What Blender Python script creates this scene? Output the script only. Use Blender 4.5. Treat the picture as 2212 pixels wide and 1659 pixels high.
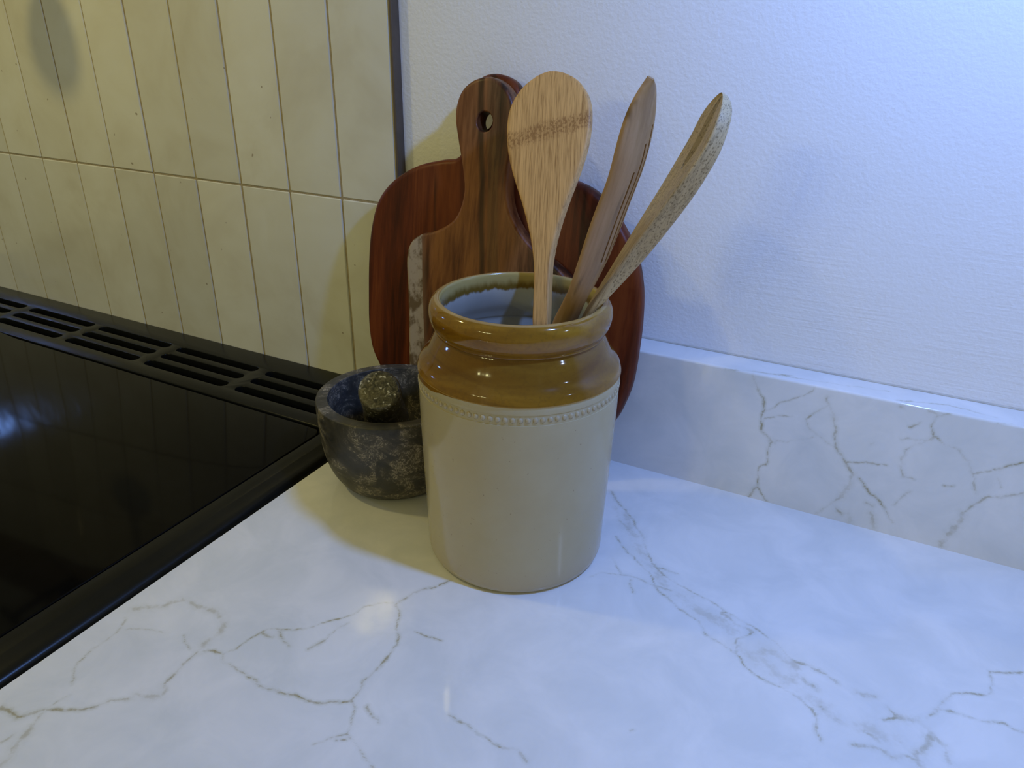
import bpy, bmesh, math, random
import numpy as np
from mathutils import Matrix, Vector, noise as mnoise
random.seed(4); rng = np.random.RandomState(7)
scene = bpy.context.scene
for o in list(bpy.data.objects): bpy.data.objects.remove(o)

# ---------------------------------------------------------------- camera
RT = Vector((0.88913, 0.45728, 0.01841)); UP = Vector((-0.21019, 0.37229, 0.90400)); FW = Vector((-0.40652, 0.80765, -0.42713))
cd = bpy.data.cameras.new('camera'); cam = bpy.data.objects.new('camera', cd); scene.collection.objects.link(cam)
M = Matrix.Identity(4)
for i in range(3):
    M[i][0] = RT[i]; M[i][1] = UP[i]; M[i][2] = -FW[i]
M[0][3], M[1][3], M[2][3] = 0.42073, -0.58400, 0.35220
cam.matrix_world = M
cd.sensor_fit = 'HORIZONTAL'; cd.sensor_width = 36; cd.lens = 1587.23 / 2212 * 36; cd.clip_start = 0.01
scene.camera = cam

# ---------------------------------------------------------------- world, lights, exposure
scene.view_settings.view_transform = 'Standard'; scene.view_settings.look = 'None'
scene.view_settings.gamma = 1; scene.view_settings.exposure = 0.0; scene.view_settings.use_curve_mapping = False
w = bpy.data.worlds.new('room_light'); scene.world = w; w.use_nodes = True
w.node_tree.nodes['Background'].inputs[0].default_value = (1.0, 0.915, 0.43, 1)
w.node_tree.nodes['Background'].inputs[1].default_value = 0.25

def area(name, loc, target, size, power, col, spread=180, shape='DISK', sy=None):
    l = bpy.data.lights.new(name, 'AREA'); l.shape = shape; l.size = size
    if sy: l.size_y = sy
    l.energy = power; l.color = col; l.spread = math.radians(spread)
    o = bpy.data.objects.new(name, l); scene.collection.objects.link(o); o.location = loc
    o.rotation_euler = (Vector(target) - Vector(loc)).to_track_quat('-Z', 'Y').to_euler()
    return o
BLUE = (0.187, 0.379, 1.0)
def bulb(name, loc, r, power, col):
    l = bpy.data.lights.new(name, 'POINT'); l.energy = power; l.color = col; l.shadow_soft_size = r
    o = bpy.data.objects.new(name, l); scene.collection.objects.link(o); o.location = loc
area('under_cabinet_lamp', (0.5145, -0.235, 0.615), (0.5145, -0.2349, 0), 0.035, 1.3, BLUE)
bulb('under_cabinet_glow', (0.5145, -0.235, 0.610), 0.018, 5.2, BLUE)
area('under_cabinet_lamp', (1.02, -0.235, 0.615), (1.02, -0.2349, 0), 0.03, 0.5, (0.45, 0.6, 1.0))
area('far_cabinet_lamp', (-1.70, -0.44, 0.64), (-1.70, -0.43, 0), 0.05, 4.0, BLUE)
area('hood_lamp', (-0.40, -0.40, 0.8), (-0.40, -0.3999, 0), 0.05, 1.44, (1.0, 0.83, 0.31))
for x, y in ((-0.95, -2.95), (-0.70, -3.08), (-0.42, -2.90), (-0.28, -3.05)):
    area('ceiling_lamp', (x, y, 1.15), (0.1, -0.1, 0.1), 0.035, 1.6, (1.0, 0.96, 0.46))

# ---------------------------------------------------------------- helpers
COL = scene.collection
def tag(o, label=None, cat=None, group=None, kind=None):
    for k, v in (('label', label), ('category', cat), ('group', group), ('kind', kind)):
        if v: o[k] = v
    return o
def empty(name, loc=(0, 0, 0)):
    o = bpy.data.objects.new(name, None); COL.objects.link(o); o.location = loc; o.empty_display_size = .02
    return o
def link(name, me, mat, parent=None, smooth=40, mw=None):
    if mat and not me.materials: me.materials.append(mat)
    if smooth is not None:
        me.polygons.foreach_set('use_smooth', [True] * len(me.polygons))
        me.set_sharp_from_angle(angle=math.radians(smooth))
    o = bpy.data.objects.new(name, me); COL.objects.link(o)
    if mw is not None: o.matrix_world = mw
    if parent:
        o.parent = parent
        if mw is None: o.matrix_parent_inverse = Matrix.Translation(-Vector(parent.location))
        else: o.matrix_parent_inverse = Matrix.Translation(-Vector(parent.location))
    return o
def mesh(v, f):
    me = bpy.data.meshes.new('m'); me.from_pydata([tuple(p) for p in v], [], f); me.validate(); me.update(); return me
def bmesh_me(bm):
    bmesh.ops.recalc_face_normals(bm, faces=bm.faces)
    me = bpy.data.meshes.new('m'); bm.to_mesh(me); bm.free(); return me
def box(x0, x1, y0, y1, z0, z1, bev=0, seg=2):
    bm = bmesh.new(); bmesh.ops.create_cube(bm, size=1)
    for v in bm.verts: v.co = Vector(((x0+x1)/2 + v.co.x*(x1-x0), (y0+y1)/2 + v.co.y*(y1-y0), (z0+z1)/2 + v.co.z*(z1-z0)))
    if bev: bmesh.ops.bevel(bm, geom=bm.edges[:], offset=bev, segments=seg, profile=.5, affect='EDGES')
    return bmesh_me(bm)
def catmull(pts, n, closed=True):
    P = np.array(pts, float); N = len(P); out = []
    for i in range(N if closed else N-1):
        p = [P[(i+k) % N] if closed else P[min(max(i+k, 0), N-1)] for k in (-1, 0, 1, 2)]
        for t in np.linspace(0, 1, n, endpoint=False):
            out.append(.5*((2*p[1]) + (-p[0]+p[2])*t + (2*p[0]-5*p[1]+4*p[2]-p[3])*t*t + (-p[0]+3*p[1]-3*p[2]+p[3])*t**3))
    if not closed: out.append(P[-1])
    return np.array(out)
def resample(P, n):
    Q = np.vstack([P, P[:1]]); d = np.r_[0, np.cumsum(np.hypot(*np.diff(Q, axis=0).T))]
    t = np.linspace(0, d[-1], n, endpoint=False)
    return np.stack([np.interp(t, d, Q[:, 0]), np.interp(t, d, Q[:, 1])], -1)
def plate(outline, th, r, hole=None, rh=.0015):
    """solid board from a closed outline, rounded edges, optional round hole (cx, cy, rx, ry)"""
    def ccw(P):
        a = np.sum(P[:, 0]*np.roll(P[:, 1], -1) - np.roll(P[:, 0], -1)*P[:, 1]); return P if a > 0 else P[::-1]
    bm = bmesh.new()
    def wall(P, r, sgn):
        n = len(P); T = np.roll(P, -1, 0) - np.roll(P, 1, 0); T /= np.hypot(*T.T)[:, None]
        NN = np.stack([T[:, 1], -T[:, 0]], -1)*sgn       # pointing out of the wood
        prof = [(r*(1-math.sin(a)), r*(1-math.cos(a))) for a in np.linspace(0, math.pi/2, 6)]
        prof = prof + [(i, th-z) for i, z in prof[::-1]]
        rings = [[bm.verts.new((p[0]-NN[j][0]*i, p[1]-NN[j][1]*i, z)) for j, p in enumerate(P)] for i, z in prof]
        for a, b in zip(rings[:-1], rings[1:]):
            for j in range(n): bm.faces.new((a[j], a[(j+1) % n], b[(j+1) % n], b[j]))
        return rings[0], rings[-1]
    loops = [wall(ccw(outline), r, 1)]
    if hole:
        t = np.linspace(0, 2*np.pi, 40, endpoint=False)
        H = np.stack([hole[0] + hole[2]*np.cos(t), hole[1] + hole[3]*np.sin(t)], -1); loops.append(wall(H, rh, -1))
    for k in (0, 1):
        es = []
        for L in loops:
            ring = L[k]
            for j in range(len(ring)): es.append(bm.edges.get((ring[j], ring[(j+1) % len(ring)])))
        bmesh.ops.triangle_fill(bm, use_beauty=True, use_dissolve=False, edges=es)
    return bmesh_me(bm)
def lathe(prof, n=96, cx=0, cy=0, cap0=False, cap1=False):
    v = []; f = []
    for r, z in prof:
        for k in range(n):
            a = 2*math.pi*k/n; v.append((cx + r*math.cos(a), cy + r*math.sin(a), z))
    for i in range(len(prof)-1):
        for k in range(n): f.append((i*n+k, i*n+(k+1) % n, (i+1)*n+(k+1) % n, (i+1)*n+k))
    if cap0: f.append(tuple(range(n))[::-1])
    if cap1: f.append(tuple((len(prof)-1)*n + k for k in range(n)))
    return mesh(v, f)
def interp(tab, s): return float(np.interp(s, [t[0] for t in tab], [t[1] for t in tab]))
def smooth_tab(tab, n=6):
    Q = catmull(tab, n, closed=False); return [tuple(a) for a in Q[np.argsort(Q[:, 0])]]
def loft(stations, ringfn, cap=(True, True)):
    v = []; f = []; n = None
    for s in stations:
        R = ringfn(s); n = len(R); v += R
    for i in range(len(stations)-1):
        for k in range(n): f.append((i*n+k, i*n+(k+1) % n, (i+1)*n+(k+1) % n, (i+1)*n+k))
    if cap[0]: f.append(tuple(range(n))[::-1])
    if cap[1]: f.append(tuple((len(stations)-1)*n + k for k in range(n)))
    return mesh(v, f)
def boolean(me, cutters):
    a = bpy.data.objects.new('a', me); COL.objects.link(a); cs = []
    for c in cutters:
        b = bpy.data.objects.new('b', c); COL.objects.link(b); cs.append(b)
        m = a.modifiers.new('b', 'BOOLEAN'); m.operation = 'DIFFERENCE'; m.solver = 'EXACT'; m.object = b
    dg = bpy.context.evaluated_depsgraph_get(); dg.update()
    out = bpy.data.meshes.new_from_object(a.evaluated_get(dg))
    for b in cs + [a]: bpy.data.objects.remove(b)
    return out

# ---------------------------------------------------------------- material helpers
class NT:
    def __init__(s, name):
        s.m = bpy.data.materials.new(name); s.m.use_nodes = True; s.t = s.m.node_tree; s.b = s.t.nodes['Principled BSDF']
    def n(s, typ, **kw):
        x = s.t.nodes.new(typ)
        for k, v in kw.items():
            if k.startswith('i_'): x.inputs[k[2:].replace('_', ' ')].default_value = v
            else: setattr(x, k, v)
        return x
    def l(s, a, b): s.t.links.new(a, b)
    def coord(s, kind='Object', scale=(1, 1, 1), rot=(0, 0, 0)):
        c = s.n('ShaderNodeTexCoord'); m = s.n('ShaderNodeMapping'); s.l(c.outputs[kind], m.inputs[0])
        m.inputs['Scale'].default_value = scale; m.inputs['Rotation'].default_value = rot; return m.outputs[0]
    def noise(s, vec, scale, detail=4, rough=.5, dist=0):
        x = s.n('ShaderNodeTexNoise'); s.l(vec, x.inputs['Vector'])
        x.inputs['Scale'].default_value = scale; x.inputs['Detail'].default_value = detail
        x.inputs['Roughness'].default_value = rough; x.inputs['Distortion'].default_value = dist; return x.outputs['Fac']
    def ramp(s, fac, stops, interp='LINEAR'):
        r = s.n('ShaderNodeValToRGB'); s.l(fac, r.inputs[0]); r.color_ramp.interpolation = interp
        e = r.color_ramp.elements
        while len(e) < len(stops): e.new(.5)
        for x, (p, c) in zip(e, stops):
            x.position = p; x.color = (*c, 1) if isinstance(c, (tuple, list)) else (c, c, c, 1)
        return r.outputs[0]
    def math(s, op, a, b=None, clamp=False):
        m = s.n('ShaderNodeMath', operation=op, use_clamp=clamp)
        for i, v in enumerate((a, b)):
            if v is None: continue
            if isinstance(v, (int, float)): m.inputs[i].default_value = v
            else: s.l(v, m.inputs[i])
        return m.outputs[0]
    def mix(s, fac, a, b, mode='MIX'):
        m = s.n('ShaderNodeMix', data_type='RGBA', blend_type=mode)
        for i, v in ((0, fac), (6, a), (7, b)):
            if isinstance(v, (int, float)): m.inputs[i].default_value = v
            elif isinstance(v, (tuple, list)): m.inputs[i].default_value = (*v, 1)
            else: s.l(v, m.inputs[i])
        return m.outputs[2]
    def sep(s, vec):
        x = s.n('ShaderNodeSeparateXYZ'); s.l(vec, x.inputs[0]); return x.outputs
    def bump(s, h, strength, dist=.001, prev=None):
        b = s.n('ShaderNodeBump'); s.l(h, b.inputs['Height']); b.inputs['Strength'].default_value = strength
        b.inputs['Distance'].default_value = dist
        if prev: s.l(prev, b.inputs['Normal'])
        return b.outputs[0]
    def done(s, color=None, rough=None, normal=None, spec=None, metal=None, coat=None):
        for nm, v in (('Base Color', color), ('Roughness', rough), ('Normal', normal), ('Specular IOR Level', spec), ('Metallic', metal), ('Coat Weight', coat)):
            if v is None: continue
            if isinstance(v, (int, float)): s.b.inputs[nm].default_value = v
            elif isinstance(v, (tuple, list)): s.b.inputs[nm].default_value = (*v, 1)
            else: s.l(v, s.b.inputs[nm])
        return s.m
def smoothstep_node(t, x, a, b):
    m = t.n('ShaderNodeMapRange', interpolation_type='SMOOTHSTEP'); t.l(x, m.inputs[0])
    m.inputs[1].default_value = a; m.inputs[2].default_value = b; return m.outputs[0]

# ---------------------------------------------------------------- materials
def mat_plaster():
    t = NT('painted_plaster'); c = t.coord()
    z = t.sep(c)[2]
    orange = t.noise(c, 330, 3, .55)
    cb = t.coord(scale=(18, 18, 420), rot=(0, math.radians(2), 0)); brush = t.noise(cb, 1.0, 4, .6, .4)
    k = smoothstep_node(t, z, .28, .17)
    mask = t.math('MULTIPLY', k, smoothstep_node(t, t.noise(c, 9, 2), .35, .6))
    b1 = t.bump(orange, .32, .0016)
    m = t.math('MULTIPLY', brush, mask)
    b2 = t.bump(m, .35, .0016, b1)
    b3 = t.bump(t.noise(c, 26, 2), .12, .004, b2)
    sp = t.noise(c, 95, 1, .4)
    col = t.mix(smoothstep_node(t, sp, .80, .84), (.835, .835, .86), (.45, .40, .36))
    return t.done(col, .62, b3, .3)
def mat_stone_top(name, attr=True):
    t = NT(name); c = t.coord()
    vd = t.n('ShaderNodeAttribute', attribute_name='vein_d'); va = t.n('ShaderNodeAttribute', attribute_name='vein_a')
    n1 = t.noise(c, 420, 3, .6); n2 = t.noise(c, 110, 3, .6); n3 = t.noise(c, 75, 3, .6)
    d = t.math('ADD', vd.outputs['Fac'], t.math('MULTIPLY', t.math('SUBTRACT', n1, .5), 2.4))
    d = t.math('ADD', d, t.math('MULTIPLY', t.math('SUBTRACT', n2, .5), 3.4))
    core = smoothstep_node(t, d, 1.45, .1); halo = smoothstep_node(t, d, 4.2, 0)
    a = t.math('MULTIPLY', va.outputs['Fac'], t.math('ADD', smoothstep_node(t, n3, .38, .62), .22))
    mott = t.ramp(t.noise(c, 22, 4, .6, .6), [(.35, (.70, .715, .73)), (.65, (.80, .80, .81))])
    tint = t.mix(t.math('MULTIPLY', t.math('MULTIPLY', halo, a), .55, True), mott, (.47, .47, .37))
    col = t.mix(t.math('MULTIPLY', t.math('MULTIPLY', core, a), .85, True), tint, (.36, .31, .18))
    return t.done(col, .08, None, .5)
def mat_tile():
    t = NT('cream_glazed_tile'); c = t.coord('Object')
    oi = t.n('ShaderNodeObjectInfo'); g = t.n('ShaderNodeNewGeometry')
    n = t.noise(g.outputs['Position'], 9, 4, .6, .5)
    base = t.ramp(n, [(.3, (.60, .575, .49)), (.5, (.665, .655, .585)), (.7, (.70, .70, .65))])
    v = t.math('ADD', t.math('MULTIPLY', oi.outputs['Random'], .16), .90)
    hsv = t.n('ShaderNodeHueSaturation'); t.l(base, hsv.inputs['Color']); t.l(v, hsv.inputs['Value'])
    spk = smoothstep_node(t, t.noise(g.outputs['Position'], 130, 1, .3), .775, .82)
    col = t.mix(t.math('MULTIPLY', spk, .7), hsv.outputs[0], (.22, .17, .12))
    b = t.bump(t.noise(g.outputs['Position'], 16, 2, .5), .35, .004)
    return t.done(col, .17, b, .45)
def mat_plain(name, col, rough, spec=.5, metal=0, nscale=None, bump=0, var=.15):
    t = NT(name); c = t.coord()
    n = t.noise(c, nscale or 60, 4, .6)
    cc = t.ramp(n, [(.3, tuple(x*(1-var) for x in col)), (.7, tuple(min(1, x*(1+var)) for x in col))])
    nm = t.bump(n, bump, .001) if bump else None
    return t.done(cc, rough, nm, spec, metal)
def mat_board(name, cols, pale=None, seedoff=0, spec=.3):
    t = NT(name); c = t.coord(scale=(1, .085, 1)); s = t.sep(t.coord())
    off = t.n('ShaderNodeVectorMath', operation='ADD'); t.l(c, off.inputs[0]); off.inputs[1].default_value = (seedoff, seedoff*.3, 0)
    wide = t.noise(off.outputs[0], 26, 4, .62, 1.2)
    fine = t.noise(off.outputs[0], 260, 4, .65, .3)
    f = t.math('ADD', t.math('MULTIPLY', wide, .75), t.math('MULTIPLY', fine, .28))
    col = t.ramp(f, cols)
    streak = smoothstep_node(t, t.noise(off.outputs[0], 60, 3, .6, .5), .56, .68)
    col = t.mix(t.math('MULTIPLY', streak, .72), col, tuple(x*.22 for x in cols[0][1]))
    if pale: col = pale(t, s, col, fine)
    b = t.bump(fine, .15, .0006)
    return t.done(col, .40, b, spec)
def mat_bamboo(name, base, dark, band=None, dots=False, rough=.5):
    t = NT(name); raw = t.coord(); c = t.coord(scale=(1, .035, 1)); s = t.sep(raw)
    fine = t.noise(c, 1500, 3, .6, .1); mid = t.noise(c, 520, 3, .6, .2)
    f = t.math('ADD', t.math('MULTIPLY', fine, .6), t.math('MULTIPLY', mid, .45))
    col = t.ramp(f, [(.40, dark), (.52, base), (.66, tuple(min(1, x*1.22) for x in base))])
    if band is not None:
        wob = t.math('MULTIPLY', t.math('SUBTRACT', t.noise(t.coord(scale=(1, .25, 1)), 420, 2, .5), .5), .012)
        tilt = t.math('MULTIPLY', s[0], -.14)
        y = t.math('ADD', t.math('ADD', s[1], wob), tilt)
        d = t.math('ABSOLUTE', t.math('SUBTRACT', y, band))
        k = smoothstep_node(t, d, .0085, .0030)
        pts = smoothstep_node(t, t.noise(t.coord(scale=(1, .6, 1)), 900, 2, .5), .46, .58)
        kk = t.math('MULTIPLY', k, t.math('ADD', t.math('MULTIPLY', pts, .55), .25))
        col = t.mix(kk, col, (dark[0]*.72, dark[1]*.62, dark[2]*.6))
    if dots:
        v = t.n('ShaderNodeTexVoronoi'); t.l(t.coord(scale=(1, .6, 1)), v.inputs['Vector']); v.inputs['Scale'].default_value = 780
        d = smoothstep_node(t, v.outputs['Distance'], .40, .24)
        sel = smoothstep_node(t, s[2], -.0004, -.0012)
        col = t.mix(t.math('MULTIPLY', t.math('MULTIPLY', d, sel), .6), t.mix(t.math('MULTIPLY', sel, .35), col, (.54, .44, .27)), tuple(x*.6 for x in dark))
    b = t.bump(fine, .2, .0005)
    return t.done(col, rough, b, .35)
def mat_mortar():
    t = NT('dark_fossil_marble'); c = t.coord()
    n1 = t.noise(c, 38, 6, .65, 1.2); n2 = t.noise(c, 95, 5, .7, 1.5); n3 = t.noise(c, 20, 3, .6, .6)
    col = t.ramp(n1, [(.30, (.020, .020, .019)), (.48, (.055, .050, .040)), (.60, (.12, .105, .075)), (.75, (.26, .22, .16))])
    col = t.mix(t.math('MULTIPLY', smoothstep_node(t, n3, .5, .68), .55), col, (.055, .055, .06))
    ridge = t.math('ABSOLUTE', t.math('SUBTRACT', n2, .5))
    col = t.mix(t.math('MULTIPLY', smoothstep_node(t, ridge, .022, .004), smoothstep_node(t, n1, .45, .58)), col, (.42, .36, .27))
    return t.done(col, .42, t.bump(n2, .2, .0008), .4)
def mat_pestle():
    t = NT('speckled_dark_stone'); c = t.coord()
    v = t.n('ShaderNodeTexVoronoi'); t.l(c, v.inputs['Vector']); v.inputs['Scale'].default_value = 420
    n1 = t.noise(c, 240, 5, .7, 1.0); n2 = t.noise(c, 60, 4, .6, .5)
    col = t.ramp(n1, [(.38, (.015, .015, .014)), (.5, (.075, .07, .045)), (.60, (.17, .155, .10)), (.70, (.55, .53, .45))])
    col = t.mix(smoothstep_node(t, n2, .45, .65), col, t.mix(.5, col, (.12, .10, .05)))
    spots = smoothstep_node(t, t.noise(c, 330, 1, .3), .66, .72)
    col = t.mix(spots, col, (.55, .54, .50))
    return t.done(col, .38, t.bump(n1, .35, .0008), .5)
def mat_glaze():
    t = NT('honey_brown_glaze'); c = t.coord(); cc = t.coord(scale=(1, 1, 5))
    n = t.noise(cc, 18, 4, .6, .8); n2 = t.noise(c, 420, 3, .6); n3 = t.noise(t.coord(scale=(1, 1, .12)), 55, 3, .6)
    col = t.ramp(n, [(.3, (.15, .066, .007)), (.5, (.23, .11, .010)), (.72, (.31, .165, .018))])
    col = t.mix(t.math('MULTIPLY', smoothstep_node(t, n2, .5, .66), .22), col, (.09, .045, .012))
    col = t.mix(t.math('MULTIPLY', smoothstep_node(t, n3, .55, .7), .25), col, (.30, .17, .045))
    z = t.sep(c)[2]
    col = t.mix(t.math('MULTIPLY', smoothstep_node(t, t.math('ABSOLUTE', t.math('SUBTRACT', z, .1488)), .0007, .0002), .6), col, (.42, .27, .08))
    col = t.mix(t.math('MULTIPLY', t.math('MULTIPLY', smoothstep_node(t, z, .151, .160), smoothstep_node(t, z, .180, .174)), .5), col, (.10, .042, .006))
    col = t.mix(t.math('MULTIPLY', smoothstep_node(t, t.math('ABSOLUTE', t.math('SUBTRACT', z, .1967)), .0006, .0002), .5), col, (.48, .33, .13))
    return t.done(col, .09, t.bump(t.noise(c, 70, 2, .5), .06, .001), .5)
def mat_stoneware():
    t = NT('buff_salt_glaze_stoneware'); c = t.coord()
    n = t.noise(c, 12, 4, .6); sp = t.noise(c, 420, 2, .5); ln = t.noise(t.coord(scale=(1, 1, .05)), 30, 2)
    col = t.ramp(n, [(.3, (.42, .355, .215)), (.7, (.47, .41, .265))])
    col = t.mix(t.math('MULTIPLY', smoothstep_node(t, sp, .72, .78), .6), col, (.16, .11, .06))
    z = t.sep(c)[2]
    col = t.mix(t.math('MULTIPLY', smoothstep_node(t, z, .1455, .1495), .3), col, (.60, .55, .42))
    col = t.mix(t.math('MULTIPLY', smoothstep_node(t, z, .030, .004), .25), col, (.42, .33, .26))
    s_ = t.sep(c); edge = t.math('ADD', z, t.math('MULTIPLY', smoothstep_node(t, s_[0], .0, -.055), .0042))
    edge = t.math('ADD', edge, t.math('MULTIPLY', t.math('SUBTRACT', t.noise(t.coord(scale=(1, 1, .2)), 90, 2), .5), .0022))
    col = t.mix(smoothstep_node(t, edge, .1483, .1487), col, (.22, .105, .012))
    return t.done(col, .13, t.bump(t.noise(c, 300, 2, .5), .05, .0005), .5)
def mat_jar_inside():
    t = NT('jar_inner_glaze'); c = t.coord(); z = t.sep(c)[2]
    drip = t.math('MULTIPLY', t.math('SUBTRACT', t.noise(t.coord(scale=(1, 1, .3)), 170, 3, .6), .5), .007)
    zz = t.math('ADD', z, drip)
    col = t.ramp(t.noise(c, 30, 3), [(.3, (.42, .43, .40)), (.7, (.50, .51, .48))])
    k = smoothstep_node(t, zz, .1835, .1858)
    col = t.mix(k, col, (.18, .11, .018))
    k2 = smoothstep_node(t, zz, .1868, .1925)
    col = t.mix(k2, col, (.44, .34, .12))
    sp = smoothstep_node(t, t.noise(c, 260, 1, .4), .80, .84)
    col = t.mix(sp, col, (.08, .06, .05))
    return t.done(col, .16, None, .5)

M_PL = mat_plaster(); M_TOP = mat_stone_top('white_quartz_with_tan_veins'); M_TILE = mat_tile()
M_GROUT = mat_plain('tan_grout', (.36, .30, .20), .9, .2, bump=.4, nscale=300)
M_TRIM = mat_plain('grey_brown_metal_trim', (.105, .080, .062), .42, .4, 0)
M_HOB = mat_plain('black_enamel', (.007, .0075, .0065), .28, .2)
M_GLASS = mat_plain('black_ceramic_glass', (.0025, .0025, .0027), .07, .09)
M_DARK = mat_plain('vent_cavity_black', (.003, .003, .003), .8, .1)
M_FLOOR = mat_plain('brown_floor', (.20, .15, .10), .6)
M_CAB = mat_plain('dark_cabinet_paint', (.10, .10, .11), .5)
M_SIL = mat_plain('off_white_sealant', (.5, .48, .44), .6)

# ---------------------------------------------------------------- wall: plaster + tiles + trim
YP = 0.0101
wall = link('wall_back', box(-2.4, 2.2, YP, .16, -.9, 1.6), M_PL); tag(wall, kind='structure')
P_ = 0.068; ZJ = 0.2031
grout = link('grout', box(-2.2, .0006, .0009, YP+.002, -.05, .812), M_GROUT, wall, None)
def tile_mesh(w_, h_):
    return box(-w_/2, w_/2, 0, .009, -h_/2, h_/2, .0009, 1)
tmeshes = [tile_mesh(.0662, .1985), tile_mesh(.0664, .1983), tile_mesh(.0660, .1986)]
for me in tmeshes: me.materials.append(M_TILE)
for r in range(3):
    for k in range(1, 27):
        me = tmeshes[rng.randint(3)]
        zc = (.0037+.2022)/2 + r*.2003 if r == 0 else ZJ + .0008 + .09925 + (r-1)*.2003
        o = bpy.data.objects.new('tile', me); COL.objects.link(o); o.parent = wall
        o.location = (-(k-.5)*P_ + rng.uniform(-.0002, .0002), rng.uniform(-.0003, .0003), zc)
        o.rotation_euler = (rng.uniform(-.002, .002), 0, rng.uniform(-.006, .006))
tmeshes[0].polygons.foreach_set('use_smooth', [False]*len(tmeshes[0].polygons))
bm = bmesh.new()                                         # L-shaped metal edge trim
prof = [(.0006, -.0004), (.0026, -.0004), (.0032, .0002), (.0036, YP), (.0006, YP)]
a = [bm.verts.new((x, y, -.0)) for x, y in prof]; b = [bm.verts.new((x, y, .84)) for x, y in prof]
for i in range(5): bm.faces.new((a[i], a[(i+1) % 5], b[(i+1) % 5], b[i]))
bm.faces.new(a[::-1]); bm.faces.new(b)
tag(link('trim_1', bmesh_me(bm), M_TRIM, None, 30), kind='structure')
tag(link('floor', box(-2.4, 2.2, -3.0, .16, -.95, -.9), M_FLOOR, None, None), kind='structure')

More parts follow.
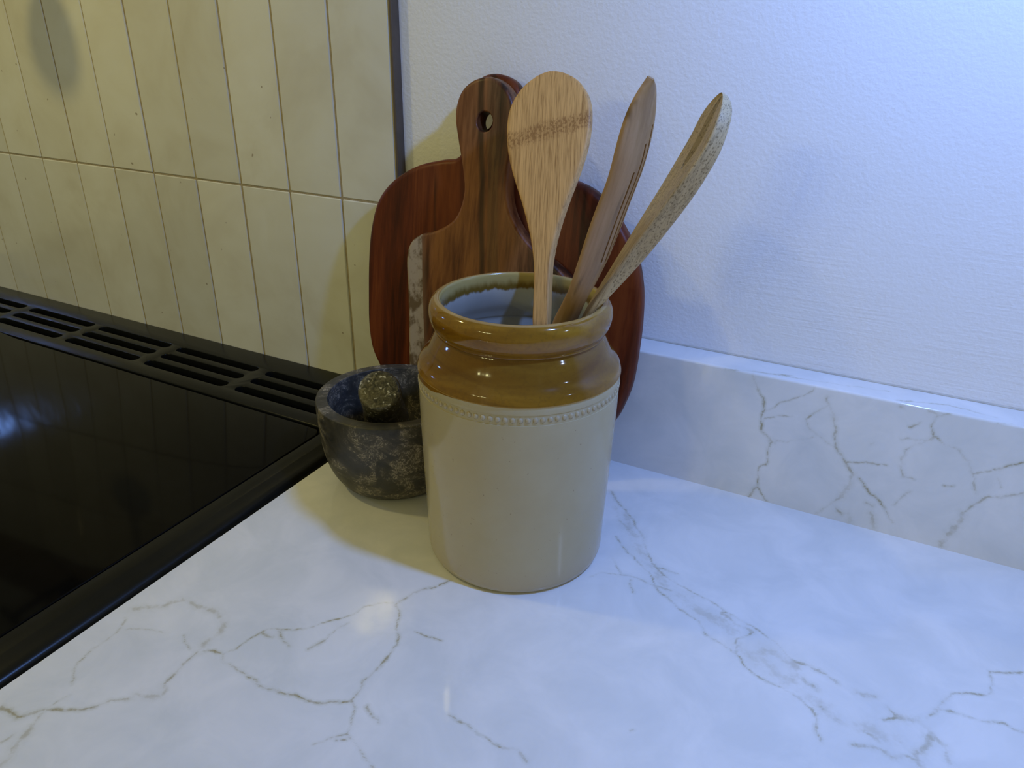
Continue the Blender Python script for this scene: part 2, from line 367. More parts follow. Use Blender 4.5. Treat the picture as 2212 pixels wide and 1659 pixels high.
# ---------------------------------------------------------------- veined worktop and upstand
VEINS_TOP=[(2.6,0.35,[26.3,-358.0,36.0,-349.3,47.9,-337.1,63.9,-335.4,78.3,-334.4,90.0,-339.1,93.1,-348.1,90.9,-355.5,93.1,-363.3]),
(0.9,0.6,[28.3,-365.9,35.2,-375.0,33.8,-388.2,35.7,-400.9,37.4,-407.6,49.1,-417.7]),
(0.8,0.4,[38.2,-373.4,49.2,-366.5,61.0,-363.3]),
(0.8,0.7,[74.5,-360.1,79.4,-362.7,86.5,-364.8]),
(1.0,1,[93.1,-363.3,100.0,-359.6,108.3,-358.1,112.2,-361.8,125.9,-363.9,138.5,-364.5,151.3,-365.6,161.6,-364.5,169.0,-361.9,180.3,-360.5,190.4,-357.6,195.6,-352.8,201.8,-349.0,206.6,-352.3]),
(0.8,0.8,[108.3,-358.1,112.5,-350.9,113.6,-343.2,115.8,-332.7,120.9,-326.7,133.2,-322.6,142.4,-313.0,150.7,-302.0,158.6,-292.2,160.4,-283.3,169.8,-272.4,176.5,-269.5]),
(1.2,0.8,[117.7,-333.7,124.5,-334.3]),
(1.2,0.7,[124.7,-326.9,133.5,-332.5,141.3,-334.4]),
(0.8,0.5,[160.4,-300.0,156.9,-309.5,155.8,-320.5]),
(1.3,0.7,[155.8,-320.5,153.0,-330.1]),
(1.1,0.8,[197.1,-232.0,191.4,-242.6,182.1,-255.0,178.8,-262.8,177.9,-270.3,185.1,-276.8,191.7,-288.6,199.2,-299.2,200.7,-310.4,200.4,-323.0,199.2,-333.8,200.8,-340.9,201.3,-348.4]),
(1.2,1,[212.0,-348.6,217.3,-351.5,224.4,-354.2]),
(0.8,0.6,[207.0,-353.7,212.6,-363.6,214.2,-367.4,209.3,-373.1,202.3,-382.1]),
(0.8,0.7,[210.6,-374.7,216.8,-370.7]),
(0.9,0.6,[214.6,-368.0,222.0,-370.9,230.8,-375.0,240.2,-378.3]),
(1.2,0.55,[93.1,-363.3,93.8,-373.6,94.9,-382.3]),
(1.3,0.9,[94.9,-382.3,96.2,-392.5]),
(2.5,0.3,[96.2,-392.5,101.6,-394.0,101.8,-400.0,89.2,-404.1]),
(1.2,0.8,[87.1,-409.5,78.9,-415.6,73.4,-423.5,63.9,-431.0,56.0,-434.5]),
(1.0,0.5,[56.0,-434.5,49.7,-437.8]),
(1.5,0.8,[49.7,-437.8,46.3,-442.9,44.3,-446.4,35.6,-447.0,28.6,-447.5]),
(2.2,0.4,[52.5,-439.6,56.5,-446.9,59.4,-454.6,64.7,-463.5,64.9,-469.0]),
(1.0,0.5,[52.1,-461.4,52.8,-455.1]),
(0.9,0.7,[203.5,-286.5,214.4,-285.9,223.0,-284.4]),
(0.8,0.3,[54.0,-423.0,53.2,-432.6]),
(0.9,0.9,[256.2,-330.7,267.5,-332.5,276.3,-333.5,286.6,-334.5,293.8,-336.1]),
(1.3,0.45,[293.8,-336.1,303.1,-333.0,309.8,-337.3]),
(1.5,0.6,[257.8,-68.1,269.4,-81.3,282.4,-92.9,299.2,-111.0,307.9,-128.1,319.0,-144.3,330.3,-152.8]),
(0.9,0.6,[330.3,-152.8,345.5,-160.1,358.7,-161.9,372.1,-166.3,381.8,-170.8,396.2,-175.3,406.7,-178.8,415.6,-184.1,424.7,-192.6]),
(1.6,0.6,[424.7,-192.6,434.0,-193.6,444.7,-195.9,452.5,-200.6]),
(1.8,0.35,[269.5,-87.6,280.4,-105.9,299.5,-118.2]),
(0.9,0.7,[283.7,-126.9,298.7,-140.1,311.5,-148.4,322.1,-157.2,329.5,-168.8]),
(1.2,0.7,[329.5,-168.8,338.9,-175.6,351.8,-182.9,365.3,-187.9,373.7,-197.9,381.8,-201.0]),
(1.1,0.7,[381.8,-201.0,392.4,-205.2,400.3,-212.8,410.6,-218.6,422.8,-219.8]),
(1.3,0.6,[422.8,-219.8,434.9,-222.9,444.3,-230.2,447.1,-242.4,449.1,-248.8]),
(0.8,0.5,[284.0,-181.1,290.1,-171.4,303.4,-167.4,291.7,-154.2]),
(1.2,0.5,[310.9,-169.6,316.1,-182.0]),
(0.8,0.8,[303.4,-167.4,291.7,-154.2]),
(1.2,0.5,[303.4,-167.4,313.2,-165.2,329.1,-167.5,345.3,-166.2]),
(1,0.7,[322.0,-147.6,330.3,-146.4,340.1,-147.5]),
(1.1,0.6,[399.0,-181.6,391.6,-193.3,392.4,-205.2]),
(1.8,0.4,[376.9,-172.1,388.7,-179.3,399.0,-181.6]),
(1.0,0.9,[376.7,-170.9,383.6,-171.3]),
(5,0.3,[407.8,-194.5,418.6,-193.5,426.7,-196.3,429.9,-208.3,425.5,-218.4]),
(2,0.5,[434.1,-206.0,442.0,-210.6]),
(1.3,0.5,[432.9,-218.7,444.7,-221.8,447.9,-225.3]),
(2.2,0.4,[465.5,-203.4,473.7,-200.0]),
(1.2,0.7,[480.8,-204.6,486.4,-209.7,480.0,-217.1]),
(3,0.45,[486.4,-209.7,498.3,-207.3,504.7,-211.6,502.2,-222.3,497.2,-232.2,499.7,-237.9]),
(1.8,0.6,[465.6,-241.8,475.8,-237.3,484.8,-238.9,493.5,-236.0,498.5,-238.6]),
(1.8,0.4,[470.1,-230.1,478.1,-233.3]),
(4,0.35,[454.9,-226.5,461.9,-228.7]),
(1,0.7,[556.0,-136.2,537.4,-145.0,537.5,-155.1,535.4,-167.0,524.0,-169.9,515.8,-175.4]),
(1.2,0.3,[515.8,-175.4,507.5,-190.3,502.2,-203.3]),
(1,0.7,[503.5,-200.6,508.8,-191.7,519.3,-190.1,530.9,-189.9,541.3,-185.3,546.2,-187.6,551.4,-187.7]),
(1,0.3,[351.8,-293.2,353.7,-290.3]),
(2.0,0.3,[504.7,-211.6,511.0,-221.3,513.3,-229.0]),
(5,0.22,[280.6,-93.9,291.0,-111.7,317.0,-147.1,335.1,-162.7]),
(6,0.22,[347.6,-167.9,366.2,-177.9,386.7,-185.7]),
(6,0.2,[395.4,-196.2,413.0,-206.0,434.1,-217.0,449.1,-223.6,467.3,-227.8,485.7,-227.4])]
VEINS_UP=[(1.1,0.45,[351.4,113.1,354.1,105.3,357.7,101.1]),
(1.1,0.9,[357.7,101.1,362.6,93.7,364.9,84.0,363.4,74.8,366.4,65.0,374.5,57.4]),
(1.0,1,[374.5,57.4,373.9,47.3,374.1,36.4,369.9,33.3,369.4,21.9,370.1,12.6]),
(1.5,0.6,[370.1,12.6,365.6,0.6]),
(1,0.7,[370.8,12.9,375.7,6.8,380.6,0.7]),
(1.8,0.8,[373.7,57.6,375.3,56.8]),
(0.8,0.45,[374.5,57.4,385.3,59.9,396.2,65.2,405.5,69.5]),
(0.8,0.4,[366.1,76.4,375.9,80.7,387.0,84.4]),
(0.8,0.4,[367.8,84.7,376.6,93.7,391.0,102.3,398.2,109.0,398.5,111.5]),
(1.4,0.6,[408.4,106.5,410.3,100.4,416.1,91.9,419.2,79.3,421.7,66.2,430.6,56.6,438.2,46.6]),
(2.2,0.3,[438.2,46.6,438.9,36.2,434.6,22.1]),
(0.8,0.6,[410.4,99.6,402.8,91.8,396.5,83.5]),
(1,0.3,[396.5,83.5,399.7,77.5,409.4,71.5,418.7,67.1]),
(0.9,0.6,[433.6,55.8,443.0,56.8,452.2,58.7,460.0,60.1]),
(1.1,0.8,[445.1,43.4,450.1,36.1,458.3,29.8,468.3,21.5]),
(1.1,0.5,[468.3,21.5,475.8,12.2]),
(1.2,0.5,[434.6,22.1,426.7,10.2,419.4,2.1]),
(1.5,0.5,[433.9,10.8,439.0,6.9]),
(2,0.35,[458.5,15.4,462.4,3.8]),
(1.8,0.3,[442.7,10.0,445.7,1.8]),
(1,0.7,[491.3,112.8,482.4,108.9,481.2,100.7,485.7,92.3,493.5,88.1]),
(1.2,0.6,[493.5,88.1,503.1,84.3,510.7,78.5]),
(1.1,0.35,[510.7,78.5,515.2,70.0,518.6,61.2,522.3,54.0]),
(1.4,0.4,[485.7,92.3,479.1,85.7,469.6,76.4,468.0,65.9,473.3,53.9]),
(0.9,0.7,[473.3,53.9,481.2,53.7]),
(0.9,0.8,[516.0,69.4,525.1,73.9,533.0,80.3,543.1,86.8]),
(1.2,0.6,[549.5,63.1,538.2,55.9,529.1,53.7,523.7,46.1,517.6,35.5]),
(2.8,0.35,[517.6,35.5,517.6,25.0,512.1,10.6,510.1,2.6]),
(1,0.6,[467.9,95.6,475.2,102.3]),
(1.4,0.6,[458.3,109.9,460.9,109.8]),
(0.9,0.9,[500.3,54.6,506.3,56.0]),
(1,0.6,[530.9,70.0,535.1,63.1]),
(1.2,0.3,[472.5,27.3,481.1,42.5]),
(1.6,0.4,[452.5,24.3,458.6,21.8]),
(1.5,0.4,[446.1,74.8,448.3,77.1]),
(1,0.4,[476.7,112.2,483.2,110.7]),
(1.2,0.4,[465.2,84.3,479.9,87.5])]

def wiggle(pts, amp):
    P = np.array(pts, float).reshape(-1, 2); out = []
    for a, b in zip(P[:-1], P[1:]):
        L = np.hypot(*(b-a)); n = max(2, int(L/1.5))
        for t in np.linspace(0, 1, n, endpoint=False): out.append(a*(1-t)+b*t)
    out.append(P[-1]); out = np.array(out)
    for p in out:
        for f, am in ((.09, 1.4), (.25, .9), (.7, .45)):
            v = mnoise.noise_vector(Vector((p[0]*f, p[1]*f, f*37))); p += np.array([v.x, v.y])*am*amp
    return out
def vein_sheet(name, veins, xs, ys, amp=1.0):
    """fields on a regular grid (mm): distance to the nearest vein / its width, and that vein's strength"""
    D = np.full((len(ys), len(xs)), 9.0); A = np.zeros_like(D); h = xs[1]-xs[0]
    for w_, al, pts in veins:
        Q = wiggle(pts, amp); N = len(Q)
        wr = w_*.62
        for i in range(N-1):
            a, b = Q[i], Q[i+1]; R = 5*wr+2*h
            i0, i1 = np.searchsorted(xs, [min(a[0], b[0])-R, max(a[0], b[0])+R]); j0, j1 = np.searchsorted(ys, [min(a[1], b[1])-R, max(a[1], b[1])+R])
            if i1 <= i0 or j1 <= j0: continue
            X, Y = np.meshgrid(xs[i0:i1], ys[j0:j1]); d = b-a; LL = d@d+1e-9
            t = np.clip(((X-a[0])*d[0]+(Y-a[1])*d[1])/LL, 0, 1)
            dd = np.hypot(X-a[0]-t*d[0], Y-a[1]-t*d[1])/wr
            m = dd < D[j0:j1, i0:i1]
            D[j0:j1, i0:i1][m] = dd[m]; A[j0:j1, i0:i1][m] = al
    return D, A
def grid_sheet(xs, ys, D, A, fn):
    nx, ny = len(xs), len(ys); X, Y = np.meshgrid(xs/1000, ys/1000)
    co = fn(X.ravel(), Y.ravel())
    idx = np.arange(nx*ny).reshape(ny, nx)
    q = np.stack([idx[:-1, :-1], idx[:-1, 1:], idx[1:, 1:], idx[1:, :-1]], -1).reshape(-1, 4)
    me = bpy.data.meshes.new('m'); me.vertices.add(nx*ny); me.vertices.foreach_set('co', co.astype(np.float32).ravel())
    me.loops.add(q.size); me.loops.foreach_set('vertex_index', q.astype(np.int32).ravel())
    me.polygons.add(len(q)); me.polygons.foreach_set('loop_start', np.arange(0, q.size, 4, dtype=np.int32)); 
    me.update(); me.validate()
    for nm, F in (('vein_d', D), ('vein_a', A)):
        at = me.attributes.new(nm, 'FLOAT', 'POINT'); at.data.foreach_set('value', F.astype(np.float32).ravel())
    return me
X0, X1 = 15.6, 645.6; Y0, Y1 = -500.4, -0.0
xs = np.arange(X0, X1, 1.2); ys = np.arange(Y0, Y1, 1.2)
# extra continuation of the broad veins past the frame
extra = [(1.6, .6, [455, -392, 480, -420, 505, -452, 520, -490]), (3, .35, [440, -400, 470, -445, 480, -500]), (1, .6, [560, -290, 600, -300, 645, -285])]
D, A = vein_sheet('top', VEINS_TOP + extra, xs, ys)
x1m, y1m = xs[-1], ys[-1]
def top_fn(X, Y): return np.stack([X, Y, np.zeros_like(X)], -1)
me = grid_sheet(xs, ys, D, A, top_fn)
# join the dense patch with the rest of the slab into one solid-looking object
bm = bmesh.new(); bm.from_mesh(me)
def quad(*p): bm.faces.new([bm.verts.new(v) for v in p])
a0, a1, b0, b1 = xs[0]/1000, xs[-1]/1000, ys[0]/1000, ys[-1]/1000
quad((a1, b0, 0), (2.1, b0, 0), (2.1, b1, 0), (a1, b1, 0)); quad((a0, -.62, 0), (2.1, -.62, 0), (2.1, b0, 0), (a0, b0, 0)); quad((a0, b1, 0), (2.1, b1, 0), (2.1, YP, 0), (a0, YP, 0))
quad((a0, -.62, -.03), (a0, -.62, 0), (a0, YP, 0), (a0, YP, -.03)); quad((a0, -.62, -.03), (2.1, -.62, -.03), (2.1, -.62, 0), (a0, -.62, 0))
quad((2.1, -.62, -.03), (2.1, YP, -.03), (2.1, YP, 0), (2.1, -.62, 0)); quad((a0, -.62, -.03), (a0, YP, -.03), (2.1, YP, -.03), (2.1, -.62, -.03))
la = bm.verts.layers.float['vein_d']; bm.verts.ensure_lookup_table()
for v in bm.verts[len(me.vertices):]: v[la] = 9.0
me2 = bpy.data.meshes.new('worktop'); bm.to_mesh(me2); bm.free()
tag(link('worktop', me2, M_TOP, None, None), 'white polished stone worktop with thin tan veins under the jar', 'worktop')

H = .1133; YU = -.0199
us = np.arange(15.0, 645.0, 1.2); vs = np.arange(0, 113.3+.6, 1.2)
tv = [(1, .6, [330, 113, 365, 119, 380, 124]), (.9, .5, [345, 116, 420, 126, 450, 131]), (.9, .5, [455, 117, 490, 126, 520, 121]), (1, .5, [520, 112, 560, 122, 600, 128])]
zs = np.concatenate([vs[vs < H*1000-1.9], H*1000+np.linspace(-1.8, 1.8, 9), np.arange(H*1000+2.8, H*1000+30.6, 1.2)])
D, A = vein_sheet('up', VEINS_UP + tv + [(1.2, .6, [40, 0, 60, 40, 55, 80, 80, 112]), (1, .6, [590, 20, 620, 60, 640, 110])], us, zs)
def up_fn(X, S):                                          # S runs up the face, round the arris and back over the top
    Hh = H; r = .0018
    y = np.where(S < Hh-r, YU, 0.0); z = np.where(S < Hh-r, S, 0.0)
    arc = (S >= Hh-r) & (S < Hh+r); t = (S-(Hh-r))/(2*r)*math.pi/2
    y = np.where(arc, YU+r-r*np.cos(t), y); z = np.where(arc, Hh-r+r*np.sin(t), z)
    tp = S >= Hh+r; y = np.where(tp, YU+(S-Hh), y); z = np.where(tp, Hh, z)
    y = np.minimum(y, YP+.001)
    return np.stack([X, y, z], -1)
me = grid_sheet(us, zs, D, A, up_fn)
bm = bmesh.new(); bm.from_mesh(me)
u0, u1 = us[0]/1000, us[-1]/1000
quad((u1, YU, 0), (2.1, YU, 0), (2.1, YU, H), (u1, YU, H)); quad((u1, YU, H), (2.1, YU, H), (2.1, YP+.001, H), (u1, YP+.001, H))
quad((u0, YU, 0), (u0, YU, H), (u0, YP, H), (u0, YP, 0)); quad((2.1, YU, 0), (2.1, YP, 0), (2.1, YP, H), (2.1, YU, H))
la = bm.verts.layers.float['vein_d']; bm.verts.ensure_lookup_table()
for v in bm.verts[len(me.vertices):]: v[la] = 9.0
me2 = bpy.data.meshes.new('upstand'); bm.to_mesh(me2); bm.free()
tag(link('upstand', me2, M_TOP, None, 50), 'low white stone upstand with tan veins along foot of plaster wall', 'upstand')
sil = link('sealant_bead', lathe([(.0011, .004), (.0011, 2.1)], 10), M_SIL, None, 60)
sil.matrix_world = Matrix.Translation((0, YP, H+.0002)) @ Matrix.Rotation(math.pi/2, 4, 'Y')
tag(sil, 'thin sealant line between upstand top and plaster wall', 'sealant')
sil.name = 'sealant_line'
base = link('base_cabinet', box(.03, 2.05, -.58, 0, -.9, -.031, .002), M_CAB, None, 40)
tag(base, 'dark base cabinet standing below the white worktop', 'cabinet')

# ---------------------------------------------------------------- hob
HZ = .0063
hob = tag(empty('hob', (-.5, -.3, HZ)), 'black cooker hob with slotted rear vent beside white worktop', 'hob')
slots = []
def stadium(x0, x1, yc, w_, z0, z1):
    r = w_/2; pts = []
    for a in np.linspace(-math.pi/2, math.pi/2, 9): pts.append((x1-r+r*math.cos(a), yc+r*math.sin(a)))
    for a in np.linspace(math.pi/2, 3*math.pi/2, 9): pts.append((x0+r+r*math.cos(a), yc+r*math.sin(a)))
    bm = bmesh.new(); lo = [bm.verts.new((x, y, z0)) for x, y in pts]; hi = [bm.verts.new((x, y, z1)) for x, y in pts]; n = len(pts)
    for i in range(n): bm.faces.new((lo[i], lo[(i+1) % n], hi[(i+1) % n], hi[i]))
    bm.faces.new(lo[::-1]); bm.faces.new(hi); return bmesh_me(bm)
vp = box(-.897, -.003, -.1085, -.0003, HZ-.008, HZ, .0016, 3)
cut = []
for g in range(6):
    xa = -.1625 - .1412*g
    for yc in (-.0385, -.0605, -.0830): cut.append(stadium(xa, xa+.1265, yc, .0128, HZ-.02, HZ+.01))
vpm = boolean(vp, cut)
bm = bmesh.new(); bm.from_mesh(vpm); bmesh.ops.remove_doubles(bm, verts=bm.verts, dist=1e-5)
ed = [e for e in bm.edges if len(e.link_faces) == 2 and e.calc_face_angle(0) > .9 and all(abs(v.co.z-HZ) < 1e-5 for v in e.verts) and all(-.1 < v.co.y < -.02 for v in e.verts)]
bmesh.ops.bevel(bm, geom=ed, offset=.0013, segments=3, profile=.5, affect='EDGES', clamp_overlap=True)
link('vent_panel', bmesh_me(bm), M_HOB, hob, 35)
link('vent_tray', box(-.89, -.01, -.105, -.004, HZ-.05, HZ-.042), M_DARK, hob, None)
for i, yv in enumerate((-.0495, -.0717)): 
    link('vent_bar', box(-.89, -.02, yv-.0012, yv+.0012, HZ-.03, HZ-.0082), M_HOB, hob, None)
# ceramic glass with rounded corner, slightly lower, dark joint around it
g = catmull([(-.89, -.1125), (-.5, -.1125), (-.2, -.1125), (-.04, -.1125), (-.0262, -.1140), (-.0208, -.1195), (-.0195, -.135), (-.0195, -.3), (-.0195, -.5), (-.0195, -.62), (-.3, -.62), (-.89, -.62)], 6)
gm = plate(resample(g, 160), .006, .0012)
link('glass', gm, M_GLASS, hob, 35, Matrix.Translation((0, 0, HZ-.0062)))
link('underlay', box(-.895, -.004, -.63, -.108, HZ-.02, HZ-.0055), M_DARK, hob, None)
fr = [(-.0178, HZ-.006), (-.0178, HZ-.0004), (-.0170, HZ+.0003), (-.0125, HZ+.0006), (-.0050, HZ+.0004), (-.0028, HZ-.0002), (.0010, HZ-.0016), (.0052, HZ-.0026), (.0085, HZ-.0034), (.0112, HZ-.0050), (.0126, HZ-.0075), (.0129, -.03), (-.0178, -.03)]
bm = bmesh.new(); A_ = [bm.verts.new((x, -.0003 if False else -.1087, z)) for x, z in fr]; B_ = [bm.verts.new((x, -.64, z)) for x, z in fr]; n = len(fr)
for i in range(n): bm.faces.new((A_[i], A_[(i+1) % n], B_[(i+1) % n], B_[i]))
bm.faces.new(A_[::-1]); bm.faces.new(B_)
link('side_frame', bmesh_me(bm), M_HOB, hob, 32)
fr2 = [(-.0030, HZ-.0002), (.0010, HZ-.0016), (.0052, HZ-.0026), (.0085, HZ-.0034), (.0112, HZ-.0050), (.0126, HZ-.0075), (.0129, -.03), (-.0030, -.03)]
bm = bmesh.new(); A_ = [bm.verts.new((x, -.0003, z)) for x, z in fr2]; B_ = [bm.verts.new((x, -.1087, z)) for x, z in fr2]; n = len(fr2)
for i in range(n): bm.faces.new((A_[i], A_[(i+1) % n], B_[(i+1) % n], B_[i]))
bm.faces.new(A_[::-1]); bm.faces.new(B_)
link('rear_side_frame', bmesh_me(bm), M_HOB, hob, 32)
link('oven_body', box(-.9, .012, -.62, -.004, -.88, -.045), M_HOB, hob, None)

# ---------------------------------------------------------------- cutting boards
YB = -.045; E_ = Vector((0, .143244, .989687)); N_ = Vector((0, -.989687, .143244))
def board_matrix(off, x0):
    m = Matrix.Identity(4)
    for i in range(3): m[i][0] = (1, 0, 0)[i]; m[i][1] = E_[i]; m[i][2] = N_[i]
    p = Vector((x0, YB, 0)) + N_*off
    for i in range(3): m[i][3] = p[i]
    return m
BX = .125
back = [(.0063, .0542), (-.0038, .0712), (-.0088, .0938), (-.0104, .1213), (-.0110, .1572), (-.0087, .1881), (-.001, .2145), (.0153, .2335), (.0398, .2478), (.0659, .2551),
        (.0790, .2572), (.0850, .2640), (.0860, .2760), (.0845, .2900), (.0862, .3050), (.0925, .3180), (.1028, .3250), (.1148, .3263), (.1265, .3230), (.1345, .3165), (.1400, .3050), (.1415, .2900), (.1405, .2740), (.1430, .2640), (.1500, .2580),
        (.170, .2548), (.193, .2487), (.2077, .2435), (.2225, .2330), (.2385, .2145), (.2500, .1960), (.2577, .1721), (.2606, .1496), (.2615, .1263), (.2606, .0939), (.2567, .0743), (.2500, .0560),
        (.2330, .0310), (.2080, .0120), (.1750, .0030), (.125, .0005), (.075, .0030), (.044, .0130), (.0205, .0320)]
def pale_none(t, s, col, fine): return col
mb = mat_board('reddish_mahogany', [(.40, (.050, .009, .0035)), (.5, (.105, .019, .005)), (.62, (.165, .038, .009))], None, .31, .22)
O = resample(catmull(back, 8) - np.array([BX, 0]), 260)
bb = link('cutting_board', plate(O, .016, .0055, (.1050-BX, .2905, .0084, .0086)), mb, None, 30, board_matrix(.0004, BX))
tag(bb, 'large reddish-brown wooden board with wide rounded body leaning rearmost against the wall', 'cutting board')
front = [(.0524, .0684), (.0481, .1337), (.0450, .1670), (.0483, .1819), (.0586, .1908), (.0774, .1977), (.0929, .2094), (.0997, .2293), (.0975, .2479), (.0918, .2697), (.0875, .2876), (.0879, .3001), (.0924, .311), (.1020, .3187), (.1155, .3222),
         (.1259, .3192), (.1345, .3125), (.1405, .3020), (.1428, .2890), (.1420, .2720), (.1400, .2500), (.1416, .2297), (.1498, .2117), (.1688, .1932), (.1889, .1826), (.2035, .1713), (.2095, .1600), (.2110, .1450),
         (.2150, .1000), (.2190, .0500), (.2205, .0150), (.2165, .0040), (.2050, .0010), (.14, .0005), (.075, .0010), (.0600, .0040), (.0560, .0150)]
def pale_strip(t, s, col, fine):
    x = t.math('ADD', s[0], t.math('MULTIPLY', s[1], .085))
    wob = t.math('MULTIPLY', t.math('SUBTRACT', t.noise(t.coord(scale=(1, .2, 1)), 90, 2), .5), .004)
    x = t.math('ADD', x, wob)
    edge = -.066 + .0148*1.0
    k = smoothstep_node(t, x, edge+.0005, edge-.0005)
    blot = smoothstep_node(t, t.noise(t.coord(scale=(1, .6, 1)), 95, 4, .65), .44, .60)
    sap = t.mix(blot, (.36, .29, .22), (.13, .085, .045))
    k1 = t.math('MULTIPLY', smoothstep_node(t, x, edge+.006, edge), .55)
    col = t.mix(k1, col, (.20, .11, .06))
    mid = t.math('MULTIPLY', smoothstep_node(t, t.math('ABSOLUTE', t.math('SUBTRACT', x, .020)), .0065, .0035), .6)
    col = t.mix(mid, col, t.mix(smoothstep_node(t, fine, .45, .6), (.15, .075, .030), (.045, .020, .009)))
    col = t.mix(t.math('MULTIPLY', smoothstep_node(t, t.math('ABSOLUTE', t.math('SUBTRACT', x, .0095)), .004, .001), .75), col, (.02, .008, .004))
    return t.mix(k, col, sap)
FX = .128
mf = mat_board('striped_acacia', [(.41, (.030, .010, .005)), (.50, (.125, .040, .014)), (.61, (.25, .10, .036))], pale_strip, .77)
O = resample(catmull(front, 8) - np.array([FX, 0]), 260)
fb = link('paddle_board', plate(O, .0168, .0035, (.1156-FX, .2881, .0072, .0078)), mf, None, 30, board_matrix(.0168, FX))
tag(fb, 'narrower striped wooden paddle board with pale left edge and handle hole, in front', 'cutting board')

# ---------------------------------------------------------------- stoneware jar
JX, JY = .2157, -.1662
jar = tag(empty('stoneware_jar', (JX, JY, 0.0002)), 'tall two-tone stoneware jar, honey-brown top and buff body, holding wooden utensils', 'jar')
M_GLZ = mat_glaze(); M_ST = mat_stoneware(); M_IN = mat_jar_inside()
def jl(name, prof, mat, cap0=False, n=128, sm=35):
    me = lathe(prof, n, 0, 0, cap0); o = link(name, me, mat, None, sm); o.parent = jar; return o
def dense(p, k=4): return [tuple(a) for a in catmull(p, k, closed=False)]
jl('body', dense([(.0560, .0), (.0610, .0003), (.0640, .0016), (.0655, .0048), (.0660, .010), (.0664, .03), (.0680, .075), (.0691, .115), (.0694, .1360)]) +
   [(.0690, .1362), (.0690, .1432), (.0694, .1434)] + dense([(.0695, .1445), (.0695, .1470), (.0695, .1484)]), M_ST, True)
sh = jl('shoulder', [(.0695, .1484)] + dense([(.0699, .1486), (.0698, .1496), (.0693, .1514), (.0684, .1540), (.0662, .1568), (.0635, .1598), (.0617, .1630), (.0602, .1663), (.0584, .1700), (.0566, .1730), (.0560, .1744)]), M_GLZ)
sh['label'] = 'honey-brown glazed shoulder'
rm = jl('rim', dense([(.0560, .1744), (.0570, .1747), (.0577, .1754), (.0578, .1763), (.0574, .1770)]) + dense([(.0574, .1772), (.0584, .1780), (.0598, .1802), (.0608, .1830), (.0614, .1862), (.0614, .1892), (.0608, .1922), (.0593, .1948), (.0572, .1964), (.0552, .1969), (.0541, .1966)]), M_GLZ)
rm['label'] = 'glossy rolled brown rim'
jl('inner_wall', dense([(.0541, .1966), (.0533, .1950), (.0530, .1900), (.0534, .1820), (.0560, .1720), (.0605, .1620), (.0620, .1500), (.0615, .075), (.0605, .0200), (.0560, .0100)]) + [(.001, .0090)], M_IN, False)
bm = bmesh.new(); bmesh.ops.create_icosphere(bm, subdivisions=1, radius=1)
for v in bm.verts: v.co = Vector((v.co.x*.0011, v.co.y*.0021, v.co.z*.0023))
bead = bmesh_me(bm); bead.materials.append(M_ST); bead.polygons.foreach_set('use_smooth', [True]*len(bead.polygons))
NB = 92
for k in range(NB):
    a = 2*math.pi*k/NB; o = bpy.data.objects.new('bead', bead); COL.objects.link(o); o.parent = jar
    o.location = (.0689*math.cos(a), .0689*math.sin(a), .1398); o.rotation_euler = (0, 0, a)

# ---------------------------------------------------------------- mortar and pestle
MX, MY = .0807, -.1341
mo = link('mortar', lathe(dense([(.0300, 0), (.0390, .0002), (.0440, .0016), (.0482, .0055), (.0530, .0130), (.0570, .0230), (.0598, .0360), (.0614, .0520), (.0622, .0670), (.0622, .0775)]) +
    dense([(.0621, .0779), (.0617, .0785), (.0608, .0788)]) + [(.0535, .0788)] + dense([(.0528, .0786), (.0523, .0778), (.0515, .0680), (.0495, .0480), (.0440, .0300), (.0330, .0190), (.0180, .0145)]) + [(.0005, .0140)], 128, 0, 0, True), mat_mortar(), None, 38)
mo.location = (MX, MY, 0.0003)
tag(mo, 'dark mottled stone mortar bowl between hob and jar', 'mortar')
PT = Vector((.0940, -.1668, .0995)); PBm = Vector((.0560, -.1085, .0290))
ax = (PT-PBm); L = ax.length
me = lathe(dense([(.0005, 0), (.009, .0012), (.0165, .006), (.0195, .014), (.0195, .024), (.0180, .045), (.0168, .065), (.0168, L-.006)]) + dense([(.0168, L-.0055), (.0166, L-.0022), (.0155, L-.0004), (.0135, L+.0004), (.008, L+.0008)]) + [(.0003, L+.0010)], 64)
pe = link('pestle', me, mat_pestle(), None, 50)
q_ = ax.to_track_quat('Z', 'Y'); pe.matrix_world = Matrix.Translation(PBm) @ q_.to_matrix().to_4x4()
tag(pe, 'short speckled stone pestle resting inside the dark mortar bowl', 'pestle')

# ---------------------------------------------------------------- wooden utensils
def frame(A, u, w, r, ang):
    """v = across the blade, n = face normal; ang rotates the face away from the line of sight"""
    u = Vector(u).normalized(); w = Vector(w); r = Vector(r)
    n = w*math.cos(ang) + r*math.sin(ang); v = r*math.cos(ang) - w*math.sin(ang)
    m = Matrix.Identity(4)
    for i in range(3): m[i][0] = v[i]; m[i][1] = u[i]; m[i][2] = n[i]; m[i][3] = A[i]
    return m
def ring(s, cx, W, t, p=5, bulge=0, dish=0, n=40, cz=0, conv=0):
    R = []
    for k in range(n):
        a = 2*math.pi*(k+.5)/n; c, d = math.cos(a), math.sin(a)
        x = math.copysign(abs(c)**(2/p), c)*W; z = math.copysign(abs(d)**(2/p), d)*t/2
        q = 1-(x/W)**2 if W > 1e-6 else 0
        z += bulge*q
        if d > 0: z -= dish*q
        else: z -= conv*q
        R.append((cx+x, s, z+cz))
    return R
